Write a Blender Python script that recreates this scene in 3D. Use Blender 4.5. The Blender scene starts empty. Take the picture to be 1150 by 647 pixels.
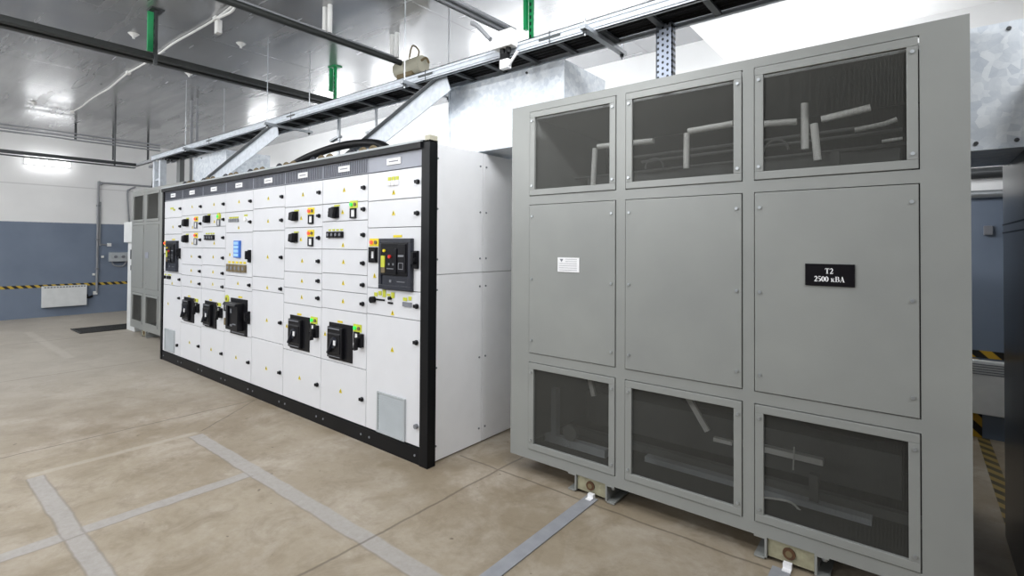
import bpy, bmesh, math, random
from mathutils import Vector, Matrix
random.seed(7)
SC = bpy.context.scene
COL = SC.collection
PI = math.pi

# ------------------------------------------------------------------ materials
class NT:
    """small expression helper over a node tree"""
    def __init__(s, name):
        s.m = bpy.data.materials.new(name); s.m.use_nodes = True
        s.t = s.m.node_tree; s.t.nodes.clear()
        s.out = s.t.nodes.new('ShaderNodeOutputMaterial')
        s.b = s.t.nodes.new('ShaderNodeBsdfPrincipled')
        s.t.links.new(s.b.outputs[0], s.out.inputs[0])
        s._pos = None
    def n(s, kind, **kw):
        nd = s.t.nodes.new(kind)
        for k, v in kw.items(): setattr(nd, k, v)
        return nd
    def link(s, a, b): s.t.links.new(a, b)
    def put(s, sock, v):
        if hasattr(v, 'is_output'): s.link(v, sock)
        elif v is not None:
            if isinstance(v, (tuple, list)) and len(v) == 3 and sock.type == 'RGBA': v = (*v, 1)
            sock.default_value = v
    def math(s, op, a, b=None, c=None, clamp=False):
        nd = s.n('ShaderNodeMath', operation=op, use_clamp=clamp)
        s.put(nd.inputs[0], a)
        if b is not None: s.put(nd.inputs[1], b)
        if c is not None: s.put(nd.inputs[2], c)
        return nd.outputs[0]
    def pos(s):
        if s._pos is None:
            g = s.n('ShaderNodeNewGeometry'); x = s.n('ShaderNodeSeparateXYZ')
            s.link(g.outputs['Position'], x.inputs[0]); s._pos = (g.outputs['Position'], x.outputs[0], x.outputs[1], x.outputs[2])
        return s._pos
    def vec(s, sx=1, sy=1, sz=1, wobble=None):
        p = s.pos()[0]; nd = s.n('ShaderNodeVectorMath', operation='MULTIPLY')
        s.link(p, nd.inputs[0]); nd.inputs[1].default_value = (sx, sy, sz)
        return nd.outputs[0]
    def noise(s, scale, detail=4, rough=.55, v=None, dist=0):
        nd = s.n('ShaderNodeTexNoise'); nd.inputs['Scale'].default_value = scale
        nd.inputs['Detail'].default_value = detail; nd.inputs['Roughness'].default_value = rough
        nd.inputs['Distortion'].default_value = dist
        s.link(v or s.pos()[0], nd.inputs['Vector']); return nd.outputs[0]
    def ramp(s, f, a, b, lo=0., hi=1.):
        nd = s.n('ShaderNodeMapRange', clamp=True)
        s.put(nd.inputs[0], f); nd.inputs[1].default_value = a; nd.inputs[2].default_value = b
        nd.inputs[3].default_value = lo; nd.inputs[4].default_value = hi; return nd.outputs[0]
    def mix(s, f, a, b):
        nd = s.n('ShaderNodeMix', data_type='RGBA')
        s.put(nd.inputs[0], f); s.put(nd.inputs[6], a); s.put(nd.inputs[7], b); return nd.outputs[2]
    def bump(s, h, strength=.2, dist=.01):
        nd = s.n('ShaderNodeBump'); nd.inputs['Strength'].default_value = strength; nd.inputs['Distance'].default_value = dist
        s.link(h, nd.inputs['Height']); s.link(nd.outputs[0], s.b.inputs['Normal'])
    def band(s, v, a, b, soft=.006):
        """1 where a<v<b with soft edges"""
        lo = s.ramp(v, a - soft, a + soft); hi = s.ramp(v, b - soft, b + soft, 1, 0)
        return s.math('MULTIPLY', lo, hi)
    def set(s, col=None, rough=None, metal=None, spec=None, emis=None, es=None):
        if col is not None: s.put(s.b.inputs['Base Color'], col)
        if rough is not None: s.put(s.b.inputs['Roughness'], rough)
        if metal is not None: s.put(s.b.inputs['Metallic'], metal)
        if spec is not None: s.put(s.b.inputs['Specular IOR Level'], spec)
        if emis is not None: s.put(s.b.inputs['Emission Color'], emis); s.b.inputs['Emission Strength'].default_value = es
        return s

def lin(*c): return tuple(((v/255+.055)/1.055)**2.4 if v > 10 else v/255/12.92 for v in c)
M = {}
def plain(key, rgb, rough=.45, metal=0, var=.06, scale=6, spec=.5, es=0):
    t = NT(key); c = lin(*rgb)
    f = t.noise(scale, 3)
    d = tuple(max(0, x*(1-var)) for x in c); u = tuple(min(1, x*(1+var)) for x in c)
    t.set(t.mix(t.ramp(f, .3, .7), d, u), rough, metal, spec)
    if es: t.set(emis=c, es=es)
    if max(rgb) < 30: t.set(spec=.2)
    M[key] = t.m; return t
plain('board_white', (216, 217, 221), .32, var=.015)
plain('side_lit_white', (240, 240, 242), .45, var=.02)  # board white made lighter to offset the weak light on the side panels
plain('board_black', (15, 16, 19), .45)
plain('black_plastic', (20, 20, 24), .38)
plain('dark_plastic', (34, 37, 47), .4)
plain('grey_plastic', (120, 122, 128), .45)
plain('gap_grey', (120, 122, 126), .6)
plain('header_grey', (150, 153, 164), .45)
plain('dark_gap', (82, 85, 94), .6)
plain('label_white', (236, 236, 238), .5, var=.01)
plain('print_grey', (120, 122, 130), .6)
plain('yellow', (226, 205, 30), .5)
plain('olive_label', (196, 200, 60), .5)
plain('sign_black', (18, 16, 20), .3)
plain('red', (215, 45, 40), .4)
plain('red_lamp', (255, 80, 60), .4, es=.8)
plain('green_lamp', (50, 225, 90), .4, es=.6)
plain('blue', (52, 110, 200), .4)
plain('screen_blue', (150, 190, 235), .3, es=.25)
plain('beige', (182, 178, 160), .6)
plain('brown', (112, 98, 70), .6)
plain('rust', (84, 56, 34), .7, var=.3, scale=60)
plain('cream_plate', (150, 146, 122), .6, var=.2, scale=30)
plain('white_plastic', (222, 222, 220), .5)
plain('heater_white', (214, 216, 216), .45)
plain('box_grey', (170, 175, 178), .5)
plain('conduit', (140, 142, 146), .5)
plain('dark_steel', (62, 64, 66), .4, metal=.4)
plain('rail_dark', (38, 41, 40), .5)
plain('rail_mid', (110, 112, 112), .4)
plain('green_strip', (30, 150, 90), .4, var=.2)
plain('steel', (170, 174, 178), .35, metal=.7)
plain('cable_black', (18, 18, 20), .5)
plain('tray_zinc', (204, 210, 218), .4, metal=.1, var=.12, scale=20)
plain('rung_dark', (74, 78, 80), .5)
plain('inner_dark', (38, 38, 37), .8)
plain('coil', (62, 58, 50), .6)
plain('insulated_bar', (246, 247, 242), .5)
plain('core_steel', (96, 98, 96), .5)
plain('zinc_strip', (152, 154, 160), .5, metal=.2, var=.08, scale=14)
plain('lamp_housing', (214, 216, 216), .5)
plain('grate', (58, 58, 58), .6)
plain('soffit_white', (236, 236, 236), .5, var=.01)

# painted grey steel of the transformer enclosures
t = NT('grey_paint'); f = t.noise(90, 2); g = t.noise(2.2, 3)
t.set(t.mix(t.ramp(g, .3, .7), lin(136, 138, 136), lin(144, 146, 143)), .36)
t.bump(f, .12, .002); M['grey_paint'] = t.m
# satin side of the cabinet at the right, its shade painted in as dark grey
t = NT('cabinet_shade'); g = t.noise(1.5, 3)
t.set(t.mix(g, lin(66, 69, 72), lin(78, 80, 84)), .28); M['cabinet_shade'] = t.m

# fine woven wire screen: real see-through gaps between wires
t = NT('wire_screen'); p = t.pos()
def wires(v, n):
    fr = t.math('FRACT', t.math('MULTIPLY', v, n)); return t.band(fr, .0, .18, .03)
w = t.math('MAXIMUM', wires(p[1], 260.), wires(p[3], 260.))
t.set(lin(84, 84, 80), .5, .1)
tr = t.n('ShaderNodeBsdfTransparent'); ms = t.n('ShaderNodeMixShader')
t.link(w, ms.inputs[0]); t.link(tr.outputs[0], ms.inputs[1]); t.link(t.b.outputs[0], ms.inputs[2]); t.link(ms.outputs[0], t.out.inputs[0])
M['wire_screen'] = t.m

# galvanised sheet with spangle
t = NT('galvanised'); v = t.n('ShaderNodeTexVoronoi'); v.inputs['Scale'].default_value = 34; t.link(t.vec(1, 1, 1), v.inputs['Vector'])
nz = t.noise(7, 5, .7, dist=1.2); f = t.math('ADD', t.math('MULTIPLY', v.outputs['Color'], .35), t.math('MULTIPLY', nz, .65))
t.set(t.mix(t.ramp(f, .3, .65), lin(196, 204, 214), lin(230, 235, 240)), t.ramp(nz, .3, .7, .3, .5), .2)
t.bump(nz, .15, .01); M['galvanised'] = t.m

# perforated zinc channel: dark holes on a grid
t = NT('perforated_zinc'); p = t.pos()
u = t.math('FRACT', t.math('MULTIPLY', p[1], 36.)); w_ = t.math('FRACT', t.math('ADD', t.math('MULTIPLY', p[3], 30.), t.math('MULTIPLY', t.math('FLOOR', t.math('MULTIPLY', p[1], 36.)), .5)))
du = t.math('SUBTRACT', u, .5); dw = t.math('SUBTRACT', w_, .5)
r2 = t.math('ADD', t.math('MULTIPLY', du, du), t.math('MULTIPLY', dw, dw))
t.set(t.mix(t.ramp(r2, .05, .08), lin(30, 32, 36), lin(160, 168, 184)), .4, .3); M['perforated_zinc'] = t.m

# hazard tape, slanting yellow and black
def hazard(key, axis, n=9, cols=((20, 18, 16), (214, 170, 40))):
    t = NT(key); p = t.pos()
    a = p[1] if axis == 'x' else p[2]; z = p[3]
    s = t.math('FRACT', t.math('MULTIPLY', t.math('ADD', a, z if axis != 'f' else p[1]), n))
    t.set(t.mix(t.band(s, .25, .75, .03), lin(*cols[0]), lin(*cols[1])), .45); M[key] = t.m
hazard('hazard_y', 'y', 8., ((24, 22, 20), (190, 160, 56))); hazard('hazard_x', 'x', 7., ((20, 18, 16), (190, 150, 40))); hazard('hazard_floor', 'f', 7., ((70, 62, 44), (150, 128, 70)))

# walls: white above, blue-grey below 1.85 m
def wall_mat(key):
    t = NT(key); p = t.pos(); n1 = t.noise(1.3, 4); n2 = t.noise(30, 3)
    blue = t.mix(t.ramp(n1, .3, .7), lin(106, 118, 136), lin(118, 130, 148))
    white = t.mix(t.ramp(n1, .3, .7), lin(226, 226, 226), lin(234, 234, 234))
    seam = t.band(p[3], 2.555, 2.575, .004)
    white = t.mix(t.math('MULTIPLY', seam, .35), white, lin(150, 150, 150))
    zz = t.math('ADD', p[3], t.math('MULTIPLY', n2, .01))
    t.set(t.mix(t.ramp(zz, 1.843, 1.853), blue, white), .6); t.bump(n2, .15, .004); M[key] = t.m
wall_mat('wall_paint')

# glossy sheet-metal ceiling with seams and a light oil-canning
t = NT('ceiling_metal'); p = t.pos()
st = t.noise(1.0, 2, .4, t.vec(.55, 1.6, 1)); st2 = t.noise(1.0, 3, .5, t.vec(.8, 7, 1)); big = t.noise(.9, 2)
seam = t.band(t.math('FRACT', t.math('MULTIPLY', p[1], 1/1.15)), .0, .012, .004)
base = t.mix(t.ramp(big, .3, .7), lin(172, 173, 175), lin(188, 189, 191))
t.set(t.mix(t.math('MULTIPLY', seam, .35), base, lin(110, 110, 112)), t.ramp(st2, .3, .7, .17, .30), .6)
h = t.math('ADD', t.math('MULTIPLY', st, 1.0), t.math('MULTIPLY', st2, .10)); h = t.math('ADD', h, t.math('MULTIPLY', seam, -.3))
t.bump(h, .10, .05); M['ceiling_metal'] = t.m

# concrete floor: slabs, sawn joints, grey filled trenches, stains
t = NT('floor_concrete'); P0, X, Y, Z = t.pos()
n1 = t.noise(.55, 5, .6); n2 = t.noise(2.6, 6, .65, dist=.4); n3 = t.noise(28, 5, .7); n4 = t.noise(4.2, 7, .75, dist=.6)
base = t.mix(t.ramp(n1, .38, .62), lin(138, 125, 105), lin(160, 149, 131))
base = t.mix(t.ramp(n2, .45, .66, 0, .7), base, lin(178, 169, 156))
base = t.mix(t.ramp(n4, .48, .70, 0, .55), base, lin(112, 98, 76))
base = t.mix(t.ramp(n3, .35, .75, 0, .35), base, lin(128, 114, 98))
sp = t.noise(13, 2, .5); base = t.mix(t.ramp(sp, .735, .76, 0, .7), base, lin(88, 74, 60))
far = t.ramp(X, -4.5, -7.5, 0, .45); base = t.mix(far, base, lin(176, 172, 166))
wob = t.math('MULTIPLY', t.math('SUBTRACT', t.noise(5, 3), .5), .03)
Xw = t.math('ADD', X, wob); Yw = t.math('ADD', Y, wob)
def rect(x0, x1, y0, y1, s=.006): return t.math('MULTIPLY', t.band(Xw, x0, x1, s), t.band(Yw, y0, y1, s))
def union(*a):
    r = a[0]
    for q in a[1:]: r = t.math('MAXIMUM', r, q)
    return r
bands = union(rect(-4.25, 6, 1.485, 1.58), rect(-4.25, 6, .595, .68), rect(-3.325, -3.235, -3.5, 1.5))
grey = t.mix(t.ramp(n3, .3, .7), lin(150, 146, 142), lin(168, 164, 161))
base = t.mix(t.math('MULTIPLY', bands, .85), base, grey)
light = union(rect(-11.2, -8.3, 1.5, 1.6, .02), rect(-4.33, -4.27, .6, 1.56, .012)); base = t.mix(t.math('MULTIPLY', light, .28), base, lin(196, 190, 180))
edges = union(rect(-4.25, 6, 1.478, 1.488, .004), rect(-4.25, 6, .588, .598, .004), rect(-4.25, 6, .675, .685, .004), rect(-3.24, -3.228, -3.5, 1.5, .004))
dg = t.math('ADD', t.math('MULTIPLY', X, .797), t.math('MULTIPLY', Y, .604))      # the short diagonal joint
dd = t.math('ADD', t.math('MULTIPLY', Xw, .797), t.math('MULTIPLY', Yw, .604))
diag = t.math('MULTIPLY', t.band(dd, -2.478, -2.466, .004), t.math('MULTIPLY', t.band(X, -4.79, -4.31, .01), t.band(Y, 1.58, 2.25, .01)))
joints = union(rect(-4.80, -4.785, -3.5, 2.26, .004), rect(-2.115, -2.1, -3.5, 5.3, .004), rect(-2.46, 6, 2.535, 2.548, .004), rect(-10.0, -9.98, -3.5, 5.3, .006), rect(-7.4, -7.385, -3.5, 2.2, .005), diag)
base = t.mix(t.math('MULTIPLY', edges, .35), base, lin(100, 92, 82))
base = t.mix(t.math('MULTIPLY', joints, .6), base, lin(84, 74, 62))
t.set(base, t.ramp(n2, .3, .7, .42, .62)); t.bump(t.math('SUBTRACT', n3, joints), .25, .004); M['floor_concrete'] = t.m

t = NT('lamp_diffuser'); t.set(lin(255, 255, 255), .5, emis=(.98, .99, 1), es=14.); t.noise(3); M['lamp_diffuser'] = t.m

# ------------------------------------------------------------------ geometry
class MB:
    def __init__(s): s.b = bmesh.new()
    def box(s, x0, x1, y0, y1, z0, z1, bev=0):
        vs = [s.b.verts.new((x, y, z)) for x in (x0, x1) for y in (y0, y1) for z in (z0, z1)]
        fs = []
        for q in ((0, 1, 3, 2), (4, 6, 7, 5), (0, 4, 5, 1), (2, 3, 7, 6), (0, 2, 6, 4), (1, 5, 7, 3)):
            fs.append(s.b.faces.new([vs[i] for i in q]))
        if bev:
            ed = {e for f in fs for e in f.edges}
            bmesh.ops.bevel(s.b, geom=list(ed), offset=bev, segments=2, affect='EDGES', profile=.6)
        return s
    def obox(s, a, b, w, h, up=(0, 0, 1)):
        """bar from a to b, w wide (sideways), h high (along up)"""
        a = Vector(a); b = Vector(b); d = (b-a).normalized(); u = Vector(up); sd = d.cross(u)
        if sd.length < 1e-6: sd = d.cross(Vector((1, 0, 0)))
        sd.normalize(); u = sd.cross(d).normalized()
        vs = [s.b.verts.new(p + sd*w/2*i + u*h/2*j) for p in (a, b) for i in (-1, 1) for j in (-1, 1)]
        for q in ((0, 1, 3, 2), (4, 6, 7, 5), (0, 4, 5, 1), (2, 3, 7, 6), (0, 2, 6, 4), (1, 5, 7, 3)): s.b.faces.new([vs[i] for i in q])
        return s
    def cyl(s, a, b, r, r2=None, n=16):
        a = Vector(a); b = Vector(b); r2 = r if r2 is None else r2
        d = (b-a).normalized(); u = d.orthogonal().normalized(); w = d.cross(u)
        A = []; B = []
        for i in range(n):
            c = math.cos(2*PI*i/n); e = math.sin(2*PI*i/n)
            A.append(s.b.verts.new(a + (u*c + w*e)*r)); B.append(s.b.verts.new(b + (u*c + w*e)*r2))
        for i in range(n): s.b.faces.new((A[i], A[(i+1) % n], B[(i+1) % n], B[i]))
        s.b.faces.new(A[::-1]); s.b.faces.new(B); return s
    def tube(s, pts, r, n=10, smooth=0):
        pts = [Vector(p) for p in pts]
        if smooth:
            q = []
            P = [pts[0]*2-pts[1]] + pts + [pts[-1]*2-pts[-2]]
            for i in range(1, len(P)-2):
                for k in range(smooth):
                    u = k/smooth; a, b, c, d = P[i-1:i+3]
                    q.append(.5*((2*b) + (c-a)*u + (2*a-5*b+4*c-d)*u*u + (3*b-a-3*c+d)*u**3))
            q.append(pts[-1]); pts = q
        rings = []; prev = None
        for i, p in enumerate(pts):
            d = (pts[min(i+1, len(pts)-1)] - pts[max(i-1, 0)]).normalized()
            u = d.orthogonal() if prev is None else prev - d*prev.dot(d)
            u.normalize(); prev = u; w = d.cross(u)
            rings.append([s.b.verts.new(p + (u*math.cos(2*PI*k/n) + w*math.sin(2*PI*k/n))*r) for k in range(n)])
        for A, B in zip(rings, rings[1:]):
            for k in range(n): s.b.faces.new((A[k], A[(k+1) % n], B[(k+1) % n], B[k]))
        s.b.faces.new(rings[0][::-1]); s.b.faces.new(rings[-1]); return s
    def prism(s, pts, y0, y1):
        """polygon in XZ extruded over Y"""
        A = [s.b.verts.new((x, y0, z)) for x, z in pts]; B = [s.b.verts.new((x, y1, z)) for x, z in pts]
        n = len(pts)
        s.b.faces.new(A); s.b.faces.new(B[::-1])
        for i in range(n): s.b.faces.new((A[i], B[i], B[(i+1) % n], A[(i+1) % n]))
        return s
    def prismx(s, pts, x0, x1):
        A = [s.b.verts.new((x0, y, z)) for y, z in pts]; B = [s.b.verts.new((x1, y, z)) for y, z in pts]
        n = len(pts)
        s.b.faces.new(A); s.b.faces.new(B[::-1])
        for i in range(n): s.b.faces.new((A[i], B[i], B[(i+1) % n], A[(i+1) % n]))
        return s
    def ring(s, x0, x1, z0, z1, wx, wz, y0, y1):
        """rectangular frame in XZ"""
        s.box(x0, x1, y0, y1, z0, z0+wz).box(x0, x1, y0, y1, z1-wz, z1)
        s.box(x0, x0+wx, y0, y1, z0+wz, z1-wz).box(x1-wx, x1, y0, y1, z0+wz, z1-wz); return s
    def done(s, name, mat, root=None, parent=None, smooth=False, bevel=0):
        bmesh.ops.recalc_face_normals(s.b, faces=s.b.faces)
        me = bpy.data.meshes.new(name)
        if root is not None:
            off = Vector(root['_o']); bmesh.ops.translate(s.b, verts=s.b.verts, vec=-off)
        s.b.to_mesh(me); s.b.free()
        me.materials.append(M[mat])
        if smooth:
            for p in me.polygons: p.use_smooth = True
            try: me.set_sharp_from_angle(angle=math.radians(40))
            except Exception: pass
        o = bpy.data.objects.new(name, me); COL.objects.link(o)
        o.parent = parent or root
        if bevel:
            md = o.modifiers.new('Bevel', 'BEVEL'); md.width = bevel; md.segments = 2; md.limit_method = 'ANGLE'
        return o
def thing(name, label, cat, loc, group=None):
    o = bpy.data.objects.new(name, None); o.empty_display_size = .1; COL.objects.link(o); o.location = loc
    o['_o'] = list(map(float, loc)); o['label'] = label; o['category'] = cat
    if group: o['group'] = group
    return o
def solo(mb, name, mat, label, cat, group=None, smooth=False, bevel=0):
    """a thing that is one mesh; origin moved to the bottom centre of its bounds"""
    xs = [v.co for v in mb.b.verts]
    c = Vector(((min(v.x for v in xs)+max(v.x for v in xs))/2, (min(v.y for v in xs)+max(v.y for v in xs))/2, min(v.z for v in xs)))
    bmesh.ops.translate(mb.b, verts=mb.b.verts, vec=-c)
    o = mb.done(name, mat, smooth=smooth, bevel=bevel); o.location = c
    o['label'] = label; o['category'] = cat
    if group: o['group'] = group
    return o
def struct(mb, name, mat, parent=None):
    o = mb.done(name, mat); o['kind'] = 'structure'; o.parent = parent; return o

CEIL = 3.58; XL = -13.2; XR = 5.0; YB = 5.32; YF = -3.6
# ------------------------------------------------------------------ room shell
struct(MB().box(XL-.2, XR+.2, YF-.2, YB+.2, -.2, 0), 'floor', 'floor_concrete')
struct(MB().box(XL-.2, XR+.2, YF-.2, YB+.2, CEIL, CEIL+.2), 'ceiling', 'ceiling_metal')
struct(MB().box(XL-.2, XL, YF-.2, YB+.2, 0, CEIL), 'wall_left', 'wall_paint')
struct(MB().box(XL, XR, YB, YB+.2, 0, CEIL), 'wall_back', 'wall_paint')
struct(MB().box(XL, XR, YF-.2, YF, 0, CEIL), 'wall_front', 'wall_paint')
struct(MB().box(XR, XR+.2, YF-.2, YB+.2, 0, CEIL), 'wall_right', 'wall_paint')
struct(MB().box(-1.5, XR, 2.95, YB, 3.33, CEIL), 'trim_1', 'soffit_white')

# ------------------------------------------------------------------ switchboard
YS = 2.26; TOP = 2.125; YBK = 3.21; P = .605
def warn(mbs, x, z, s=.034):
    y = YS-.0035
    mbs[0].prism([(x-s*.5, z-s*.45), (x+s*.5, z-s*.45), (x, z+s*.5)], y, YS-.0005)
    mbs[1].prism([(x-s*.08, z-s*.3), (x+s*.12, z-s*.02), (x, z-s*.02), (x+s*.06, z+s*.3), (x-s*.12, z+s*.02), (x, z+s*.0)], y-.002, y)
def door(root, x0, x1, z0, z1, lock='knob', lz=None, tri=None):
    g = .0025
    d = MB().box(x0+g, x1-g, YS, YS+.016, z0+g, z1-g, .002).done('door', 'board_white', root)
    if lock:
        lx = x1-.045; lz = (z0+z1)/2 if lz is None else lz
        if lock == 'knob':
            MB().cyl((lx, YS, lz), (lx, YS-.010, lz), .017).box(lx-.018, lx+.018, YS-.022, YS-.008, lz-.010, lz+.012, .003).done('lock', 'black_plastic', root, d)
        else:
            MB().box(lx-.02, lx+.018, YS-.022, YS, lz-.06, lz+.06, .004).box(lx-.012, lx+.012, YS-.05, YS-.02, lz-.03, lz+.05, .004).cyl((lx-.02, YS-.03, lz), (lx+.02, YS-.03, lz), .016).done('handle', 'black_plastic', root, d)
    for (tx, tz) in (tri or []):
        a, b = MB(), MB(); warn((a, b), tx, tz)
        q = a.done('warning_sign', 'yellow', root, d); b.done('lightning_symbol', 'black_plastic', root, d)
    return d
def rotary_switch(root, d, x, z, w=.12, h=.08):
    k = MB().box(x-w*.42, x+w*.3, YS-.016, YS, z-h/2, z+h/2, .006).prism([(x-.045, z-h*.4), (x+.015, z-h*.55), (x+.03, z+h*.45), (x-.035, z+h*.35)], YS-.05, YS-.015)
    s = k.done('rotary_switch', 'black_plastic', root, d)
    MB().box(x-.03, x+.045, YS-.004, YS, z+h*.52, z+h*.66).done('switch_label', 'olive_label', root, d)
    MB().box(x-w*.95, x-w*.6, YS-.003, YS, z+.004, z+.009).done('engraved_line', 'print_grey', root, d)
def lamp_pair(root, d, x, z, first='red_lamp', second='yellow', w=.105):
    MB().box(x, x+w, YS-.004, YS, z-.028, z+.028).done('lamp_label', 'olive_label' if first == 'green_lamp' else 'yellow', root, d)
    MB().cyl((x+w*.25, YS-.016, z), (x+w*.25, YS-.003, z), .014).done('indicator_lamp', first, root, d, smooth=True)
    MB().cyl((x+w*.72, YS-.014, z), (x+w*.72, YS-.003, z), .013).done('indicator_lamp', 'brown' if second == 'yellow' else second, root, d, smooth=True)
def small_meter(root, d, x, z, w=.075, h=.1, fr='black_plastic', face='label_white'):
    MB().ring(x, x+w, z-h/2, z+h/2, .011, .011, YS-.014, YS).done('meter_frame', fr, root, d)
    MB().box(x+.01, x+w-.01, YS-.008, YS, z-h/2+.01, z+h/2-.01).box(x+w*.5, x+w*.78, YS-.011, YS, z-h*.36, z-h*.2).done('meter_face', face, root, d)
def moulded_breaker(root, d, x0, z0, w=.30, h=.285):
    x1 = x0+w; z1 = z0+h
    b = MB().box(x0, x1, YS-.008, YS, z0, z1, .002).box(x0+.012, x1-.1, YS-.032, YS-.006, z0+.018, z1-.03, .005)
    b.prismx([(YS-.03, z0+.05), (YS-.036, z0+.06), (YS-.036, z0+.20), (YS-.03, z0+.215)], x0+.02, x1-.12)
    br = b.done('circuit_breaker', 'black_plastic', root, d)
    cx = x0+w*.42; cz = z0+h*.48
    MB().cyl((cx-.02, YS-.03, cz), (cx-.02, YS-.048, cz), .045, .04, 24).obox((cx-.075, YS-.05, cz-.08), (cx-.01, YS-.05, cz+.02), .012, .024, (0, 1, 0)).done('rotary_handle', 'dark_plastic', root, d, smooth=True)
    MB().box(cx+.0, cx+.022, YS-.053, YS-.047, cz-.015, cz+.022).done('position_mark', 'label_white', root, d)
    MB().box(x0+.03, x0+.19, YS-.0345, YS-.031, z0+.028, z0+.033).box(x0+.02, x0+.18, YS-.0345, YS-.031, z1-.046, z1-.038).done('front_marking', 'grey_plastic', root, d)
    MB().box(x0+w*.36, x0+w*.56, YS-.004, YS, z1+.006, z1+.02).done('breaker_label', 'yellow', root, d)
def lever_unit(root, d, x, z):
    small_meter(root, d, x, z+.01, .06, .085)
    MB().box(x+.075, x+.115, YS-.03, YS, z-.055, z+.045, .004).obox((x+.095, YS-.045, z+.02), (x+.07, YS-.045, z-.07), .02, .03, (0, 1, 0)).done('lock_lever', 'black_plastic', root, d)
def air_breaker(root, d, x0, x1, z0, z1):
    MB().ring(x0, x1, z0, z1, .03, .03, YS-.03, YS).box(x0+.02, x1-.02, YS-.022, YS-.002, z0+.02, z0+.1).done('breaker_frame', 'dark_plastic', root, d, bevel=.003)
    b = MB().box(x0+.028, x1-.028, YS-.034, YS-.002, z0+.1, z1-.028, .006).box(x0+.19, x0+.215, YS-.046, YS-.03, z0+.11, z1-.07, .004)
    b.box(x0+.225, x1-.04, YS-.042, YS-.03, z0+.12, z1-.04, .004)
    b.done('circuit_breaker', 'black_plastic', root, d)
    MB().cyl((x0+.075, YS-.045, z1-.085), (x0+.075, YS-.03, z1-.085), .01).done('status_lamp', 'yellow', root, d)
    MB().cyl((x0+.135, YS-.045, z1-.125), (x0+.135, YS-.03, z1-.125), .012).done('trip_button', 'red', root, d)
    MB().box(x0+.04, x0+.08, YS-.04, YS-.03, z1-.2, z1-.12).done('trip_unit_screen', 'olive_label', root, d)
    MB().box(x0+.04, x0+.08, YS-.038, YS-.03, z0+.115, z0+.16).done('rating_plug', 'brown', root, d)
    MB().box(x0+.045, x0+.078, YS-.037, YS-.03, z0+.165, z0+.2).box(x0+.1, x0+.175, YS-.036, YS-.03, z0+.142, z0+.148).box(x0+.12, x0+.132, YS-.038, YS-.03, z1-.185, z1-.17).box(x0+.165, x0+.177, YS-.038, YS-.03, z1-.185, z1-.17).box(x0+.235, x1-.055, YS-.046, YS-.04, z1-.125, z1-.112).ring(x0+.235, x1-.06, z1-.21, z1-.165, .004, .004, YS-.045, YS-.04).box(x0+.12, x0+.14, YS-.028, YS-.02, z0+.05, z0+.068).box(x0+.2, x0+.28, YS-.026, YS-.02, z0+.055, z0+.06).done('front_marking', 'grey_plastic', root, d)
    MB().box(x0+.13, x0+.22, YS-.004, YS, z1+.008, z1+.024).done('breaker_label', 'yellow', root, d)
def grille(root, d, x0, x1, z0, z1):
    g = MB().ring(x0, x1, z0, z1, .014, .012, YS-.012, YS)
    n = 16; h = (z1-z0-.024)/n
    for i in range(n):
        z = z0+.012+i*h
        g.prismx([(YS-.002, z+h*.05), (YS-.012, z+h*.1), (YS-.002, z+h*.75)], x0+.012, x1-.012)
    g.box(x0+.01, x1-.01, YS-.002, YS, z0+.01, z1-.01)
    g.done('vent_grille', 'box_grey', root, d)
def button_row(root, d, x, z, n, step, col='black_plastic', lab='olive_label', r=.014, square=False, face=None):
    m = MB(); l = MB(); f = MB()
    for i in range(n):
        cx = x+i*step
        if square: m.box(cx-step*.46, cx+step*.46, YS-.02, YS, z-step*.44, z+step*.44, .003); f.cyl((cx, YS-.024, z), (cx, YS-.018, z), step*.22)
        else: m.cyl((cx, YS-.018, z), (cx, YS, z), r)
        l.box(cx-step*.3, cx+step*.3, YS-.004, YS, z+step*.55, z+step*.8)
        yield_ = m.done('push_button', col, root, d, smooth=not square); m = MB()
        if square: f.done('button_cap', 'print_grey', root, d); f = MB()
        else: f.b.free(); f = MB()
        l.done('button_label', lab, root, d); l = MB()
BX = [-7.34, -6.755, -6.155, -5.56, -4.955, -4.35, -3.745, -3.14, -2.545]
ROWS = {
 'A': [1.97, 1.765, 1.57, 1.135, .945, .115], 'B': [1.97, 1.77, 1.63, 1.41, 1.22, 1.085, .94, .53, .115],
 'C': [1.97, 1.77, 1.59, 1.41, 1.21, 1.07, .935, .53, .115], 'D': [1.97, 1.78, 1.57, 1.14, 1.01, .56, .115],
 'E': [1.97, 1.77, 1.56, 1.125, .99, .55, .115], 'F': [1.97, 1.77, 1.63, 1.40, 1.215, 1.08, .955, .54, .115],
 'G': [1.97, 1.77, 1.58, 1.40, 1.205, 1.08, .95, .525, .115], 'H': [1.97, 1.76, 1.56, 1.09, .94, .115]}
LOCKZ = {'A': [1.87, 1.66, 'h1.35', 1.04, .80], 'B': [1.87, 1.71, 1.52, 1.31, 1.15, 1.01, None, .31], 'C': [1.87, 1.68, 1.50, 1.31, 1.15, 1.01, None, .31],
 'D': [1.87, 1.66, 1.33, 1.05, .75, .31], 'E': [1.86, 1.66, 'h1.33', 1.05, 'h.74', .31], 'F': [1.86, 1.70, 1.51, 1.30, 1.14, 1.0, None, .31],
 'G': [1.86, 1.67, 1.49, 1.30, 1.14, 1.0, None, .31], 'H': [1.86, 1.65, 'h1.33', 1.02, .80]}
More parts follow.
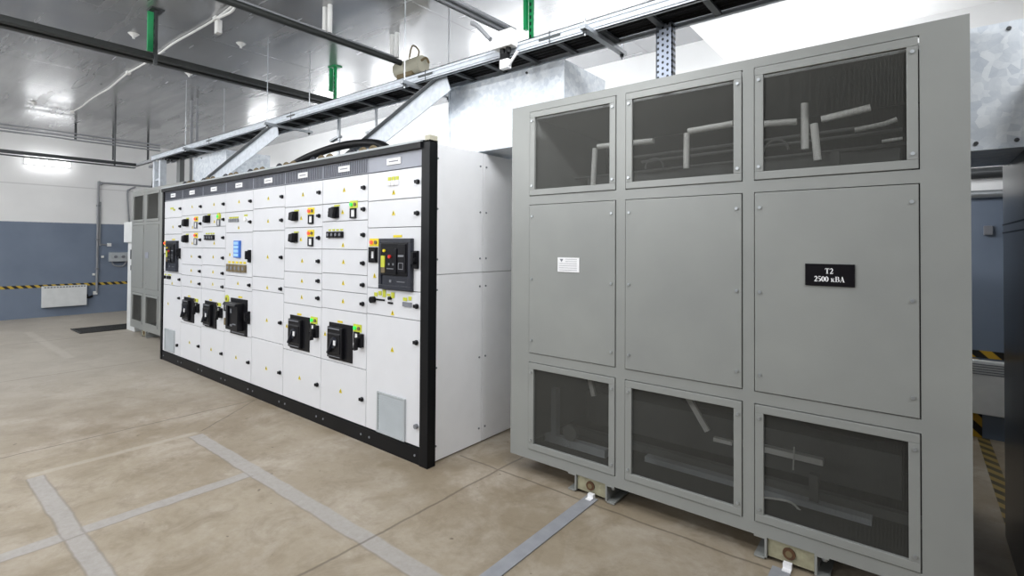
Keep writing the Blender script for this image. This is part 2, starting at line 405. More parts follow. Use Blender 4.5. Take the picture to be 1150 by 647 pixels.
LAB = {
 'A': 'white switchboard section at near end with black corner post and lower vent grille',
 'B': 'white switchboard section with four square black buttons under one switch',
 'C': 'white switchboard section with two stacked black rotary switches, nearest of its kind',
 'D': 'plain white switchboard section with bare doors and only warning triangles',
 'E': 'white switchboard section with blue four-row meter and withdrawable black breaker low down',
 'F': 'white switchboard section immediately left of the one with blue meter, one switch above button row',
 'G': 'white switchboard section second from far end, with two small stacked rotary switches',
 'H': 'white switchboard section at far end beside the distant grey enclosure'}
for idx, k in enumerate('HGFEDCBA'):
    x0, x1 = BX[idx], BX[idx+1]
    root = thing('switchboard_section', LAB[k], 'switchboard', ((x0+x1)/2, (YS+YBK)/2, 0), 'sections of the long white switchboard')
    xa = x0 if k != 'H' else x0-.035; xb = x1 if k != 'A' else x1+.01
    MB().box(xa, xb, YS+.014, YBK, .0, 2.09).done('carcass', 'gap_grey', root)
    pl = MB().box(xa, xb, YS-.004, YS+.02, 0.0, .108, .002).done('plinth', 'board_black', root)
    for bx in (x0+.05, x1-.05): MB().cyl((bx, YS-.008, .055), (bx, YS-.003, .055), .008).done('plinth_bolt', 'grey_plastic', root, pl)
    # header: ribbed vent strip, or plain at the near end
    hd = MB().box(x0+.003, x1-.003, YS+.002, YS+.018, 1.975, 2.088).done('header_panel', 'header_grey', root)
    if k != 'A' :
        rb = MB(); n = 26
        for i in range(n):
            xx = x0+.02+(x1-x0-.04)*i/(n-1)
            rb.box(xx-.004, xx+.004, YS-.002, YS+.003, 1.982, 2.08)
        rb.box(x0+.02, x1-.02, YS-.001, YS+.003, 1.982, 1.984); rb.done('header_slots', 'dark_gap', root, hd)
    pt = MB().box((x0+x1)/2-.075, (x0+x1)/2+.075, YS-.006, YS+.003, 2.01, 2.055).done('name_plate', 'label_white', root, hd)
    MB().box((x0+x1)/2-.05, (x0+x1)/2+.05, YS-.0075, YS-.005, 2.029, 2.036).done('plate_print', 'print_grey', root, hd)
    cb = MB().prismx([(YS-.03, 2.088), (YS-.03, 2.13), (YS+.06, 2.14), (YS+.06, 2.088)], xa, xb).done('top_bar', 'board_black', root)
    MB().prismx([(YS-.032, 2.128), (YS-.032, 2.142), (YS+.08, 2.15), (YS+.08, 2.13)], xa, xb).done('top_lip', 'box_grey', root)
    MB().box(xa, xb, YS+.02, YBK, 2.088, 2.125).done('roof_panel', 'box_grey', root)
    # cable fittings on the roof
    for j in range(3 if k != 'A' else 0):
        gx = x0+.18+j*.13
        MB().tube([(gx-.055, YS+.16, 2.12), (gx-.045, YS+.16, 2.19), (gx, YS+.16, 2.215), (gx+.045, YS+.16, 2.19), (gx+.055, YS+.16, 2.12)], .012, 8, 3).cyl((gx, YS+.16, 2.12), (gx, YS+.16, 2.2), .03, n=12).done('cable_gland', 'brown' if j else 'dark_plastic', root, smooth=True)
    R = ROWS[k]; D = []
    for i in range(len(R)-1):
        z1, z0 = R[i], R[i+1]; L = LOCKZ[k][i]; tri = []
        mid = (x0+x1)/2; zc = (z0+z1)/2
        if z1-z0 < .2 and i > 2 or (i == 0 and k not in 'AH'): tri = [(mid, zc)]
        if i == len(R)-2 and k not in 'AH': tri = [(mid-.02, .32)]
        if k == 'D': tri = [(mid, L)]
        if k == 'A': tri = {0: [(mid, 1.815)], 1: [(mid, 1.67)], 2: [(x0+.09, 1.225)], 3: [(mid, .975)], 4: [(mid, .72)]}[i]
        if k == 'H': tri = {1: [(mid, 1.65)], 3: [(mid, .965)], 4: [(mid-.12, .71)]}.get(i, [])
        if k in 'BCFG' and R[i] in (.94, .935, .955, .95): tri = [(x0+.06, .735)]
        if k == 'B' and i == 1: tri = [(-3.46, 1.70)]
        if k == 'B' and i == 2: tri = [(-3.45, 1.445)]
        if k == 'C' and i in (1, 2): tri = [(-4.07, z0+.08)]
        if k == 'E' and i == 1: tri = [(mid, 1.61)]
        if k == 'E' and i == 2: tri = [(-5.45, 1.34)]
        if k in 'FG' and i in (1, 2): tri = [(mid+.02, z0+.055)]
        kw = {}
        if isinstance(L, str): D.append(door(root, x0, x1, z0, z1, 'handle', float(L[1:]), tri))
        elif L is None: D.append(door(root, x0, x1, z0, z1, None, None, tri))
        else: D.append(door(root, x0, x1, z0, z1, 'knob', L, tri))
    if k == 'A':
        for j in range(3): # three voltmeter lamps
            MB().box(x0+.232+j*.042, x0+.268+j*.042, YS-.012, YS, 1.862, 1.895, .002).done('phase_lamp', 'label_white', root, D[0]); MB().box(x0+.234+j*.042, x0+.266+j*.042, YS-.004, YS, 1.9, 1.925).done('lamp_label', 'olive_label', root, D[0])
        air_breaker(root, D[2], x0+.17, x0+.515, 1.138, 1.492)
        lamp_pair(root, D[2], x0+.03, 1.465); small_meter(root, D[2], x0+.03, 1.375, .095, .11); MB().ring(x0+.04, x0+.115, 1.33, 1.42, .016, .02, YS-.02, YS-.006).done('meter_bezel', 'black_plastic', root, D[2])
        MB().cyl((x0+.085, YS-.03, 1.052), (x0+.085, YS, 1.052), .024).done('selector_knob', 'black_plastic', root, D[3])
        MB().box(x0+.1, x0+.21, YS-.006, YS, 1.05, 1.062).box(x0+.25, x0+.3, YS-.008, YS, 1.036, 1.048).done('terminal_strip', 'black_plastic', root, D[3])
        for j in range(5): MB().box(x0+.09+j*.048, x0+.125+j*.048, YS-.004, YS, 1.078+.01*(j % 2), 1.105+.012*(j % 3)).done('terminal_label', 'olive_label', root, D[3])
        MB().cyl((x0+.275, YS-.02, 1.075), (x0+.275, YS, 1.075), .012).done('push_button', 'black_plastic', root, D[3])
        MB().box(x0+.41, x0+.5, YS-.01, YS, 1.03, 1.06).done('socket_plate', 'print_grey', root, D[3]); MB().box(x0+.41, x0+.45, YS-.004, YS, 1.068, 1.09).box(x0+.465, x0+.495, YS-.004, YS, 1.075, 1.1).done('terminal_label', 'olive_label', root, D[3])
        grille(root, D[4], x0+.14, x0+.445, .10+.02, .405)
        MB().cyl((x1-.035, YS-.02, .25), (x1-.035, YS, .25), .016).done('lock', 'grey_plastic', root, D[4])
        MB().box(x1, x1+.08, YS-.012, YS+.06, 0, 2.14, .004).done('corner_post', 'board_black', root)
        MB().box(x1+.03, x1+.08, YS-.012, YS+.06, 2.12, 2.17, .006).done('lifting_bracket', 'beige', root)
        # side wall of three stacked panels
        for (ya, yb) in ((YS+.062, 2.81), (2.816, YBK)):
            for (za, zb) in ((.01, 1.248), (1.252, 2.13)):
                s_ = MB().box(x1+.012, x1+.045, ya, yb, za, zb, .002).done('side_panel', 'side_lit_white', root)
                for zz in (za+.1, (za+zb)/2, zb-.1):
                    for yy in (ya+.03, yb-.03): MB().cyl((x1+.043, yy, zz), (x1+.05, yy, zz), .007, n=8).done('panel_screw', 'grey_plastic', root, s_)
    if k == 'B':
        rotary_switch(root, D[1], -3.545, 1.70, .13, .09); lamp_pair(root, D[1], -3.365, 1.752, 'green_lamp', 'yellow', .1); small_meter(root, D[1], -3.35, 1.685, .07, .075)
        button_row(root, D[2], -3.635, 1.525, 4, .055, square=True)
        moulded_breaker(root, D[6], -3.62, .552, .31); lamp_pair(root, D[6], -3.30, .825, 'green_lamp', 'yellow', .1); lever_unit(root, D[6], -3.285, .745)
    if k == 'C':
        for q, z in ((1, 1.69), (2, 1.505)):
            rotary_switch(root, D[q], -4.155, z, .12, .08); lamp_pair(root, D[q], -3.965, z+.035, 'red_lamp', 'yellow', .1); small_meter(root, D[q], -3.945, z-.035, .07, .075)
        moulded_breaker(root, D[6], -4.225, .555, .31); lamp_pair(root, D[6], -3.90, .825, 'green_lamp', 'yellow', .1); lever_unit(root, D[6], -3.89, .745)
    if k == 'E':
        for j in range(4): MB().box(-5.475+j*.055, -5.425+j*.055, YS-.012, YS, 1.668, 1.70, .002).done('phase_lamp', 'grey_plastic', root, D[1]); MB().box(-5.475+j*.055, -5.43+j*.055, YS-.004, YS, 1.704, 1.72).done('lamp_label', 'olive_label', root, D[1])
        MB().cyl((-5.1, YS-.02, 1.69), (-5.1, YS, 1.69), .02).done('selector_knob', 'label_white', root, D[1]); MB().box(-5.135, -5.07, YS-.004, YS, 1.718, 1.735).done('lamp_label', 'olive_label', root, D[1])
        mf = MB().box(-5.33, -5.2, YS-.02, YS, 1.31, 1.48, .004).done('energy_meter', 'blue', root, D[2])
        for j in range(4): MB().box(-5.312, -5.218, YS-.024, YS-.018, 1.322+j*.039, 1.352+j*.039).done('meter_row', 'screen_blue', root, D[2])
        button_row(root, D[2], -5.455, 1.205, 5, .085, col='brown', lab='yellow', square=True)
        b = MB().box(-5.395, -5.04, YS-.012, YS, .55, .905, .003).box(-5.37, -5.1, YS-.07, YS-.01, .60, .87, .008).box(-5.31, -5.285, YS-.085, YS-.068, .64, .85, .003).prismx([(YS-.07, .87), (YS-.07, .84), (YS-.1, .845), (YS-.09, .865)], -5.37, -5.1)
        b.done('circuit_breaker', 'black_plastic', root, D[4])
        MB().box(-5.25, -5.225, YS-.075, YS-.07, .77, .81).box(-5.2, -5.13, YS-.075, YS-.07, .66, .67).box(-5.25, -5.21, YS-.075, YS-.07, .64, .66).box(-5.36, -5.08, YS-.015, YS-.01, .565, .575).done('front_marking', 'grey_plastic', root, D[4])
        MB().cyl((-5.49, YS-.012, .885), (-5.49, YS, .885), .04, n=20).done('indicator_dial', 'olive_label', root, D[4], smooth=True)
        MB().cyl((-5.49, YS-.016, .885), (-5.49, YS-.01, .885), .016, n=12).done('dial_centre', 'brown', root, D[4])
        MB().ring(-5.535, -5.45, .76, .855, .014, .014, YS-.02, YS).done('meter_frame', 'black_plastic', root, D[4])
        MB().box(-5.52, -5.46, YS-.01, YS, .77, .845).done('meter_face', 'label_white', root, D[4])
        MB().box(-5.455, -5.405, YS-.05, YS, .63, .7, .004).done('locking_tab', 'brown', root, D[4])
        MB().box(-5.24, -5.16, YS-.004, YS, .915, .93).done('breaker_label', 'yellow', root, D[4])
    if k == 'F':
        rotary_switch(root, D[1], -5.985, 1.715, .13, .08); MB().cyl((-5.72, YS-.012, 1.735), (-5.72, YS, 1.735), .04, n=20).done('indicator_dial', 'olive_label', root, D[1], smooth=True)
        MB().cyl((-5.735, YS-.018, 1.735), (-5.735, YS-.01, 1.735), .015).done('dial_centre', 'green_lamp', root, D[1]); small_meter(root, D[1], -5.755, 1.67, .065, .07, 'grey_plastic')
        button_row(root, D[2], -6.04, 1.515, 4, .062, square=True, lab='olive_label')
    if k == 'G':
        for q, z in ((1, 1.69), (2, 1.505)):
            rotary_switch(root, D[q], -6.59, z, .13, .085); lamp_pair(root, D[q], -6.38, z+.035, 'red_lamp', 'yellow', .1); small_meter(root, D[q], -6.365, z-.035, .07, .075, 'grey_plastic')
    if k in 'FG':
        o_ = -6.045 if k == 'F' else -6.645
        moulded_breaker(root, D[6], o_, .55, .30, .28); MB().box(o_+.315, o_+.40, YS-.006, YS, .795, .83).done('lamp_label', 'olive_label', root, D[6])
        MB().cyl((o_+.33, YS-.014, .812), (o_+.33, YS-.003, .812), .014).done('indicator_lamp', 'brown', root, D[6]); lever_unit(root, D[6], o_+.33, .735)
    if k == 'H':
        MB().box(-7.12, -7.04, YS-.01, YS, 1.865, 1.885).box(-7.03, -6.99, YS-.01, YS, 1.845, 1.865).done('terminal_label', 'olive_label', root, D[0])
        air_breaker(root, D[2], -7.195, -6.85, 1.11, 1.48); lamp_pair(root, D[2], -7.33, 1.45); small_meter(root, D[2], -7.33, 1.365, .09, .1)
        for j, xx in enumerate((-7.28, -7.17, -7.11)):
            MB().cyl((xx, YS-.02, 1.03), (xx, YS, 1.03), .02).done('push_button', 'black_plastic', root, D[3]); MB().box(xx-.02, xx+.03, YS-.004, YS, 1.055, 1.068).done('button_label', 'olive_label', root, D[3])
        grille(root, D[4], -7.25, -6.93, .135, .40)
        MB().cyl((x1-.08, YS-.02, .24), (x1-.08, YS, .24), .018).done('lock', 'black_plastic', root, D[4])
        MB().box(x0-.055, x0-.005, YS-.012, YS+.06, 0, 2.14, .004).done('corner_post', 'board_black', root)
        MB().box(x0-.052, x0-.03, YS+.062, YBK, 0.01, 2.12).done('side_panel', 'side_lit_white', root)

# ------------------------------------------------------------------ transformer enclosures
def ribbon(mb, pts, ws, y, x0, z0, s):
    V = [Vector((px*s, 0, pz*s)) for px, pz in pts]; L = []; R_ = []
    for i, p in enumerate(V):
        d = (V[min(i+1, len(V)-1)]-V[max(i-1, 0)]).normalized(); nn = Vector((-d.z, 0, d.x)); w = (ws[i] if isinstance(ws, list) else ws)*s/2
        L.append(mb.b.verts.new(p+nn*w+Vector((x0, y, z0)))); R_.append(mb.b.verts.new(p-nn*w+Vector((x0, y, z0))))
    for i in range(len(V)-1): mb.b.faces.new((L[i], L[i+1], R_[i+1], R_[i]))
def arc(cx, cy, rx, ry, a0, a1, n=12): return [(cx+rx*math.cos(math.radians(a0+(a1-a0)*i/n)), cy+ry*math.sin(math.radians(a0+(a1-a0)*i/n))) for i in range(n+1)]
def glyph(mb, ch, x, y, z, s):
    """bold serif letters, unit cap height; returns advance"""
    T, t_ = .20, .09
    def st(pts, w): ribbon(mb, pts, w, y, x, z, s)
    def ser(cx, cz, w=.34): st([(cx-w/2, cz), (cx+w/2, cz)], .07)
    if ch == 'T': st([(.33, 0), (.33, 1)], T); st([(0, .95), (.66, .95)], .1); st([(.03, .98), (.03, .72)], .06); st([(.63, .98), (.63, .72)], .06); ser(.33, .035, .36); return .74
    if ch == '2': st(arc(.24, .7, .19, .25, 165, -20) + [(.28, .35), (.03, .08)], [.1]*5+[.17]*8+[.14, .08]); st([(.02, .07), (.5, .07)], .15); st([(.48, .02), (.52, .25)], .05); return .58
    if ch == '5': st([(.12, .94), (.47, .94)], .14); st([(.12, .96), (.06, .55)], .06); st([(.06, .55)]+arc(.2, .33, .22, .26, 75, -120), [.1]*3+[.18]*7+[.1]*4); return .58
    if ch == '0': st(arc(.25, .5, .2, .44, 0, 360, 24), [(.07+.13*abs(math.cos(math.radians(15*i)))) for i in range(25)]); return .58
    if ch == 'к': st([(.14, 0), (.14, .68)], .17); ser(.14, .03, .3); ser(.14, .65, .3); st([(.2, .34), (.34, .4), (.44, .6)], .08); st([(.3, .38), (.48, .03)], .17); ser(.5, .03, .22); st([(.42, .62), (.52, .62)], .1); return .66
    if ch == 'В': st([(.16, 0), (.16, 1)], T); st([(.02, .965)]+arc(.34, .75, .2, .215, 90, -90)+[(.2, .535)], [.07]*4+[.17]*6+[.07]*5); st([(.2, .52)]+arc(.38, .28, .22, .245, 90, -90)+[(.02, .035)], [.07]*4+[.18]*6+[.07]*5); return .72
    if ch == 'А': st([(.12, .03), (.38, 1)], .06); st([(.36, 1), (.6, .03)], .19); st([(.2, .32), (.5, .32)], .06); ser(.1, .03, .24); ser(.6, .03, .3); return .78
    return .32
def text_w(s):
    W = {'T': .74, '2': .58, '5': .58, '0': .58, 'к': .66, 'В': .72, 'А': .78, ' ': .32}; return sum(W[c] for c in s)
def enclosure(X0, X1, cols, rows, ztop, zbot, label, Y0=2.6, Y1=3.86, loc=None):
    root = thing('transformer_enclosure', label, 'transformer', ((X0+X1)/2, (Y0+Y1)/2, 0), 'grey transformer enclosures')
    # shell with openings on the front; unseen roof slot added to light the bars
    f = MB().box(X0, X0+.03, Y0+.03, Y1, zbot, ztop).box(X1-.03, X1, Y0+.03, Y1, zbot, ztop).box(X0, X1, Y1, Y1+.03, zbot, ztop).box(X0+.03, X1-.03, Y0+.03, Y0+.05, ztop-.03, ztop).box(X0+.03, X1-.03, Y0+.24, Y1, ztop-.03, ztop)
    for q in range(6): f.box(X0+(X1-X0)*(q+.5)/6-.01, X0+(X1-X0)*(q+.5)/6+.01, Y0+.05, Y0+.24, ztop-.012, ztop)
    xs = [X0] + [v for c in cols for v in c] + [X1]
    for i in range(0, len(xs), 2): f.box(xs[i], xs[i+1], Y0, Y0+.03, zbot, ztop)
    zs = [zbot] + [v for r in rows for v in r] + [ztop]
    for (a, b) in cols:
        for i in range(0, len(zs), 2): f.box(a, b, Y0, Y0+.03, zs[i], zs[i+1])
    f.done('frame', 'grey_paint', root)
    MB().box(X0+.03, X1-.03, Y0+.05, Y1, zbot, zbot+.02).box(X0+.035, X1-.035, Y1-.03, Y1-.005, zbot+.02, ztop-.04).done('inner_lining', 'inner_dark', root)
    for c in cols:
        for j, r in enumerate(rows):
            g = .004; a, b, za, zb = c[0]+g, c[1]-g, r[0]+g, r[1]-g
            if j == 1:
                d = MB().box(a, b, Y0-.006, Y0+.014, za, zb, .003).done('solid_panel', 'grey_paint', root)
                sp = [(a+.022, za+.08), (b-.022, za+.08), (a+.022, (za+zb)/2), (b-.022, (za+zb)/2), (a+.022, zb-.07), (b-.022, zb-.07)]
            else:
                w = .037 if c[1]-c[0] > .5 else .04
                d = MB().ring(a, b, za, zb, w, w, Y0-.006, Y0+.014).done('mesh_panel', 'grey_paint', root, bevel=.002)
                MB().box(a+w, b-w, Y0+.009, Y0+.010, za+w, zb-w).done('wire_screen', 'wire_screen', root, d)
                sp = [(a+.018, za+.06), (b-.018, za+.06), (a+.018, zb-.06), (b-.018, zb-.06)]
            for (sx, sz) in sp: MB().cyl((sx, Y0-.014, sz), (sx, Y0-.005, sz), .0075, .005, 8).done('panel_bolt', 'steel', root, d)
    return root
COLS2 = [(-1.916, -1.312), (-1.257, -.648), (-.598, .012)]
ROWS2 = [(.165, .715), (.770, 1.708), (1.762, 2.30)]
T2 = enclosure(-2.06, .162, COLS2, ROWS2, 2.345, .105, 'large light grey steel transformer enclosure with black T2 sign on its right panel')
def skids(root, X0s, Y0, Y1, rootz=.105):
    for x in X0s:
        m = MB()
        # two back-to-back channels and the wheel plate between them
        m.box(x, x+.01, Y0, Y1, .012, rootz).box(x-.045, x, Y0, Y1, .004, .013).box(x-.045, x, Y0, Y1, rootz-.009, rootz)
        m.box(x+.20, x+.21, Y0, Y1, .012, rootz).box(x+.21, x+.255, Y0, Y1, .004, .013).box(x+.21, x+.255, Y0, Y1, rootz-.009, rootz)
        s_ = m.done('skid_channel', 'grey_paint', root)
        MB().box(x+.012, x+.198, Y0+.012, Y0+.022, .02, rootz-.002).done('tie_plate', 'cream_plate', root, s_)
        MB().cyl((x+.1, Y0+.004, .062), (x+.1, Y0+.012, .062), .026, n=24).done('axle_boss', 'rust', root, s_, smooth=True)
        MB().cyl((x+.1, Y0+.001, .062), (x+.1, Y0+.006, .062), .014, n=16).done('axle_end', 'brown', root, s_, smooth=True)
        MB().cyl((x+.235, Y0+.03, .075), (x+.235, Y0+.03, .1), .012, n=8).done('skid_bolt', 'steel', root, s_)
skids(T2, (-1.575, -.555), 2.60, 3.84)
sg = MB().box(-.386, -.203, 2.586, 2.594, 1.281, 1.377, .002).done('name_sign', 'sign_black', T2)
tx = MB()
for line, zz in (('T2', 1.335), ('2500 кВА', 1.300)):
    s = .0235; x = -.2945-text_w(line)*s/2
    for ch in line: x += glyph(tx, ch, x, 2.5855, zz, s)*s
tx.done('sign_lettering', 'label_white', T2, sg)
dp = MB().box(-1.695, -1.545, 2.590, 2.594, 1.292, 1.378).done('data_plate', 'label_white', T2)
dl = MB().prism([(-1.68, 1.37), (-1.655, 1.37), (-1.6675, 1.352)], 2.588, 2.591)
for i in range(6): dl.box(-1.64 if i < 2 else -1.685, -1.56, 2.588, 2.591, 1.368-i*.013, 1.3695-i*.013)
dl.done('plate_print', 'print_grey', T2, dp)
def active_part(root, X0, X1, yc, full=True):
    w = (X1-X0)
    # three resin coils on a laminated core
    for i in range(3):
        cx = X0+w*(.2+.3*i)
        m = MB().cyl((cx, yc, .5), (cx, yc, 1.65), .27, n=32)
        for q in range(5): m.cyl((cx, yc, .52+q*.23), (cx, yc, .6+q*.23), .285, n=32)
        m.done('coil', 'coil', root, smooth=True)
    MB().box(X0+w*.1, X1-w*.1, yc-.13, yc+.13, .2, .42).box(X0+w*.1, X1-w*.1, yc-.13, yc+.13, 1.75, 1.95).done('core_yoke', 'core_steel', root)
    MB().box(X0+w*.05, X1-w*.05, yc-.22, yc-.17, .12, .17).box(X0+w*.08, X1-w*.08, yc-.2, yc-.14, 1.80, 1.84).done('clamp_beam', 'core_steel', root)
YI = 3.08
active_part(T2, -2.06, .16, 3.32)
YT = 2.85
for pts in ([(-.425, YT, 2.156), (-.425, YT, 1.93)], [(-.386, YT, 2.05), (-.371, YT, 1.87)], [(-.355, YT, 2.066), (-.161, YT, 2.092)], [(-.70, YT, 2.087), (-.46, YT, 2.072)], [(-1.005, YT, 2.087), (-1.007, YT, 1.888)],
            [(-.996, YT, 2.096), (-.757, YT, 2.105)], [(-1.587, YT, 2.068), (-1.60, YT, 1.837)], [(-1.568, YT, 2.077), (-1.20, YT, 2.068)]):
    MB().tube(pts, .017, 10).done('insulated_busbar', 'insulated_bar', T2, smooth=True)
for z, x0, x1 in ((2.035, -1.5, -.1), (2.0, -1.4, -.05), (1.93, -1.9, 0)): MB().tube([(x0, YI+.05, z), (x1, YI+.07, z+.03)], .009, 8).done('busbar', 'core_steel', T2)
MB().tube([(-.24, YI, 2.04), (-.12, YI, 2.055), (-.07, YI, 2.07)], .012, 8).tube([(-.13, YI, 1.97), (-.05, YI, 1.975)], .008, 8).done('insulated_busbar', 'insulated_bar', T2)
MB().box(-.345, -.305, YI, YI+.03, 1.80, 1.94).done('support_post', 'core_steel', T2)
for j, (bx, bz) in enumerate(((-.60, 1.98), (-1.3, 1.95))): MB().tube(arc3 := [(bx+.06*math.cos(a), YI+.02, bz+.06*math.sin(a)) for a in [PI*i/8 for i in range(9)]], .006, 6).done('control_cable', 'core_steel', T2)
MB().box(-.78, -.37, YI-.1, YI-.06, .355, .385).done('insulated_busbar', 'insulated_bar', T2)
MB().box(-.68, -.17, YI-.12, YI-.06, .135, .165).box(-1.3, -.75, YI-.12, YI-.06, .135, .165).done('base_beam', 'box_grey', T2)
MB().box(-.43, -.39, YI-.1, YI-.06, .12, .30).done('support_post', 'core_steel', T2)
MB().tube([(-.5, YI-.1, .30), (-.495, YI-.1, .42)], .004, 6).tube([(-.66, YI-.14, .13), (-.52, YI-.14, .15), (-.46, YI-.14, .12)], .006, 6, 4).done('control_cable', 'insulated_bar', T2)
MB().obox((-1.06, YI-.1, .60), (-.93, YI-.1, .40), .02, .03).done('insulated_busbar', 'insulated_bar', T2)
MB().obox((-1.70, YI-.1, .60), (-1.66, YI-.1, .46), .02, .03).box(-.9, -.8, YI-.1, YI-.07, .35, .37).done('insulated_busbar', 'insulated_bar', T2)
MB().box(-1.95, -1.5, YI-.25, YI-.2, .14, .19).box(-1.9, -1.86, YI-.25, YI-.2, .19, .5).done('base_beam', 'box_grey', T2)
MB().cyl((-1.75, YI-.26, .24), (-1.75, YI-.22, .24), .05, n=20).done('roller', 'core_steel', T2, smooth=True)

COLS1 = [(-9.88, -9.345), (-9.235, -8.66), (-8.55, -7.95)]
T1 = enclosure(-9.94, -7.72, COLS1, [(.185, .67), (.745, 1.735), (1.778, 2.235)], 2.29, .105, 'distant grey transformer enclosure standing beyond the far end of the white switchboard')
skids(T1, (-9.4, -8.3), 2.60, 3.84)
active_part(T1, -9.94, -7.72, 3.32)
for pts in ([(-9.0, 3.08, 2.12), (-8.88, 3.08, 1.9)], [(-9.6, 3.08, 2.08), (-9.4, 3.08, 2.10)]): MB().tube(pts, .02, 8).done('insulated_busbar', 'insulated_bar', T1)
MB().box(-9.23, -9.10, 2.588, 2.594, 1.22, 1.31).done('data_plate', 'header_grey', T1)

# ------------------------------------------------------------------ ducts of galvanised sheet
def duct(label, boxes, seams):
    xs = boxes[0]; root = thing('busbar_duct', label, 'duct', (xs[0], 2.83, xs[4]), 'galvanised sheet busbar ducts')
    m = MB()
    for b in boxes: m.box(*b)
    d = m.done('casing', 'galvanised', root)
    for b in seams: MB().box(*b).done('flange', 'galvanised', root)
    bx = boxes[0]
    for (x, z) in ((bx[0]+.03, bx[4]+.03), (bx[1]-.03, bx[4]+.03), (bx[1]-.05, bx[5]-.03)): MB().cyl((x, 2.822, z), (x, 2.831, z), .008, n=8).done('rivet', 'dark_steel', root, d)
duct('shiny galvanised duct from near end of white switchboard to the T2 enclosure', [(-2.88, -2.065, 2.83, 3.40, 2.152, 2.685), (-2.065, -1.81, 2.83, 3.40, 2.35, 2.685)], [(-2.885, -2.87, 2.825, 2.84, 2.152, 2.685), (-1.82, -1.805, 2.825, 2.84, 2.36, 2.685)])
duct('galvanised duct joining the shaded cabinet at the right edge to T2', [(.1625, .3415, 2.83, 3.40, 1.85, 2.36)], [(.1625, .3415, 2.822, 2.83, 1.85, 1.86)])
duct('galvanised duct at far end linking the distant enclosure to the switchboard', [(-8.04, -7.72, 2.83, 3.40, 2.295, 2.67), (-7.72, -6.97, 2.83, 3.40, 2.152, 2.67)], [(-8.045, -8.03, 2.825, 2.84, 2.295, 2.67), (-6.98, -6.965, 2.825, 2.84, 2.16, 2.67)])

# cabinet at the right edge, shade painted into its colour
cb = thing('electrical_cabinet', 'tall cabinet with shade painted in dark grey, cut by the right edge of the view', 'cabinet', (.75, 3.05, 0))
MB().box(.342, 1.15, 2.60, 3.58, .0, 2.12, .004).done('carcass', 'cabinet_shade', cb)
MB().box(.3385, .3425, 2.62, 3.575, 1.564, 1.570).box(.3385, .3425, 2.62, 3.575, 1.524, 1.530).done('panel_seam', 'board_black', cb)
MB().box(.36, 1.13, 2.585, 2.60, .12, 2.0, .003).done('door', 'board_white', cb)

# ------------------------------------------------------------------ cable ladder over the row
LZ = 2.70; YN, YFR = 2.60, 2.87
lad = thing('cable_ladder', 'long galvanised cable ladder hung above switchboard and transformer enclosures', 'cable ladder', (-4, 2.73, LZ))
for (y, s) in ((YN, 1), (YFR, -1)):
    m = MB().box(-9.05, 4.6, min(y, y+.006*s), max(y, y+.006*s), LZ, LZ+.075).box(-9.05, 4.6, min(y, y+.022*s), max(y, y+.022*s), LZ, LZ+.006).box(-9.05, 4.6, min(y, y+.022*s), max(y, y+.022*s), LZ+.069, LZ+.075)
    for q in (.018, .05): m.box(-9.05, 4.6, min(y, y-.006*s), max(y, y-.006*s), LZ+q, LZ+q+.012)
    m.done('side_rail', 'tray_zinc', lad)
xr = -8.95; k = 0
while xr < 4.5:
    MB().box(xr, xr+.035, YN+.006, YFR-.006, LZ+.004, LZ+.02).done('rung', 'rung_dark', lad); xr += .30
for j, jx in enumerate((-6.9, -4.9, -2.9, -1.765, .2)): MB().box(jx-.003, jx+.003, YN-.009, YN-.005, LZ, LZ+.078).box(jx-.08, jx+.08, YN-.010, YN-.007, LZ+.032, LZ+.048).done('splice_plate', 'rung_dark', lad)
for bx in (-7.4, -5.2, -3.03, -1.46, .6, 2.6):
    br = MB().box(bx-.018, bx+.018, 2.47, 3.0, LZ-.028, LZ-.003).done('cross_bracket', 'steel', lad)
    for y in (2.50, 2.965): MB().cyl((bx, y, LZ-.06), (bx, y, CEIL), .005, n=8).done('hanger_rod', 'steel', lad); MB().cyl((bx, y, LZ-.045), (bx, y, LZ-.028), .012, n=6).done('nut', 'dark_steel', lad, br)
# power cables lying on the ladder
for i in range(6):
    y = YN+.037+i*.040; pts = []
    for j in range(24): pts.append((-8.95+j*.59, y+random.uniform(-.004, .004), LZ+.038+random.uniform(-.003, .004)))
    solo(MB().tube(pts, 0.0155 if i % 2 else .0145, 8, 2), 'power_cable', 'cable_black', 'black power cable laid along the long cable ladder', 'cable', 'black cables on the cable ladder', smooth=True)
# drop legs at the far end, down to the distant enclosure
dl_ = thing('ladder_drop', 'upright pale channel pair dropping from far ladder end to distant enclosure roof', 'cable ladder', (-8.9, 2.7, 2.29))
for x in (-9.12, -8.86): MB().box(x, x+.07, 2.64, 2.72, 2.29, LZ-.002).done('upright_channel', 'tray_zinc', dl_)
for x in (-8.62,): MB().box(x, x+.13, 2.80, 2.86, 2.29, LZ-.002).done('upright_channel', 'rail_mid', dl_)
MB().box(-9.05, -8.80, 2.66, 2.70, 2.40, 2.43).done('cross_strut', 'tray_zinc', dl_)
solo(MB().tube([(-9.15, 2.75, 2.69), (-9.3, 2.75, 2.62), (-9.42, 2.75, 2.45), (-9.45, 2.75, 2.292)], .028, 10, 5), 'power_cable', 'cable_black', 'thick black cable bending from ladder end onto the distant enclosure', 'cable', smooth=True)

# perforated drop channel onto T2
solo(MB().box(-1.165, -1.07, 2.80, 2.808, 2.346, 2.72).box(-1.165, -1.160, 2.80, 2.85, 2.346, 2.72).box(-1.075, -1.07, 2.80, 2.85, 2.346, 2.72), 'perforated_channel', 'perforated_zinc', 'upright perforated zinc channel between cable ladder and top of T2', 'channel')

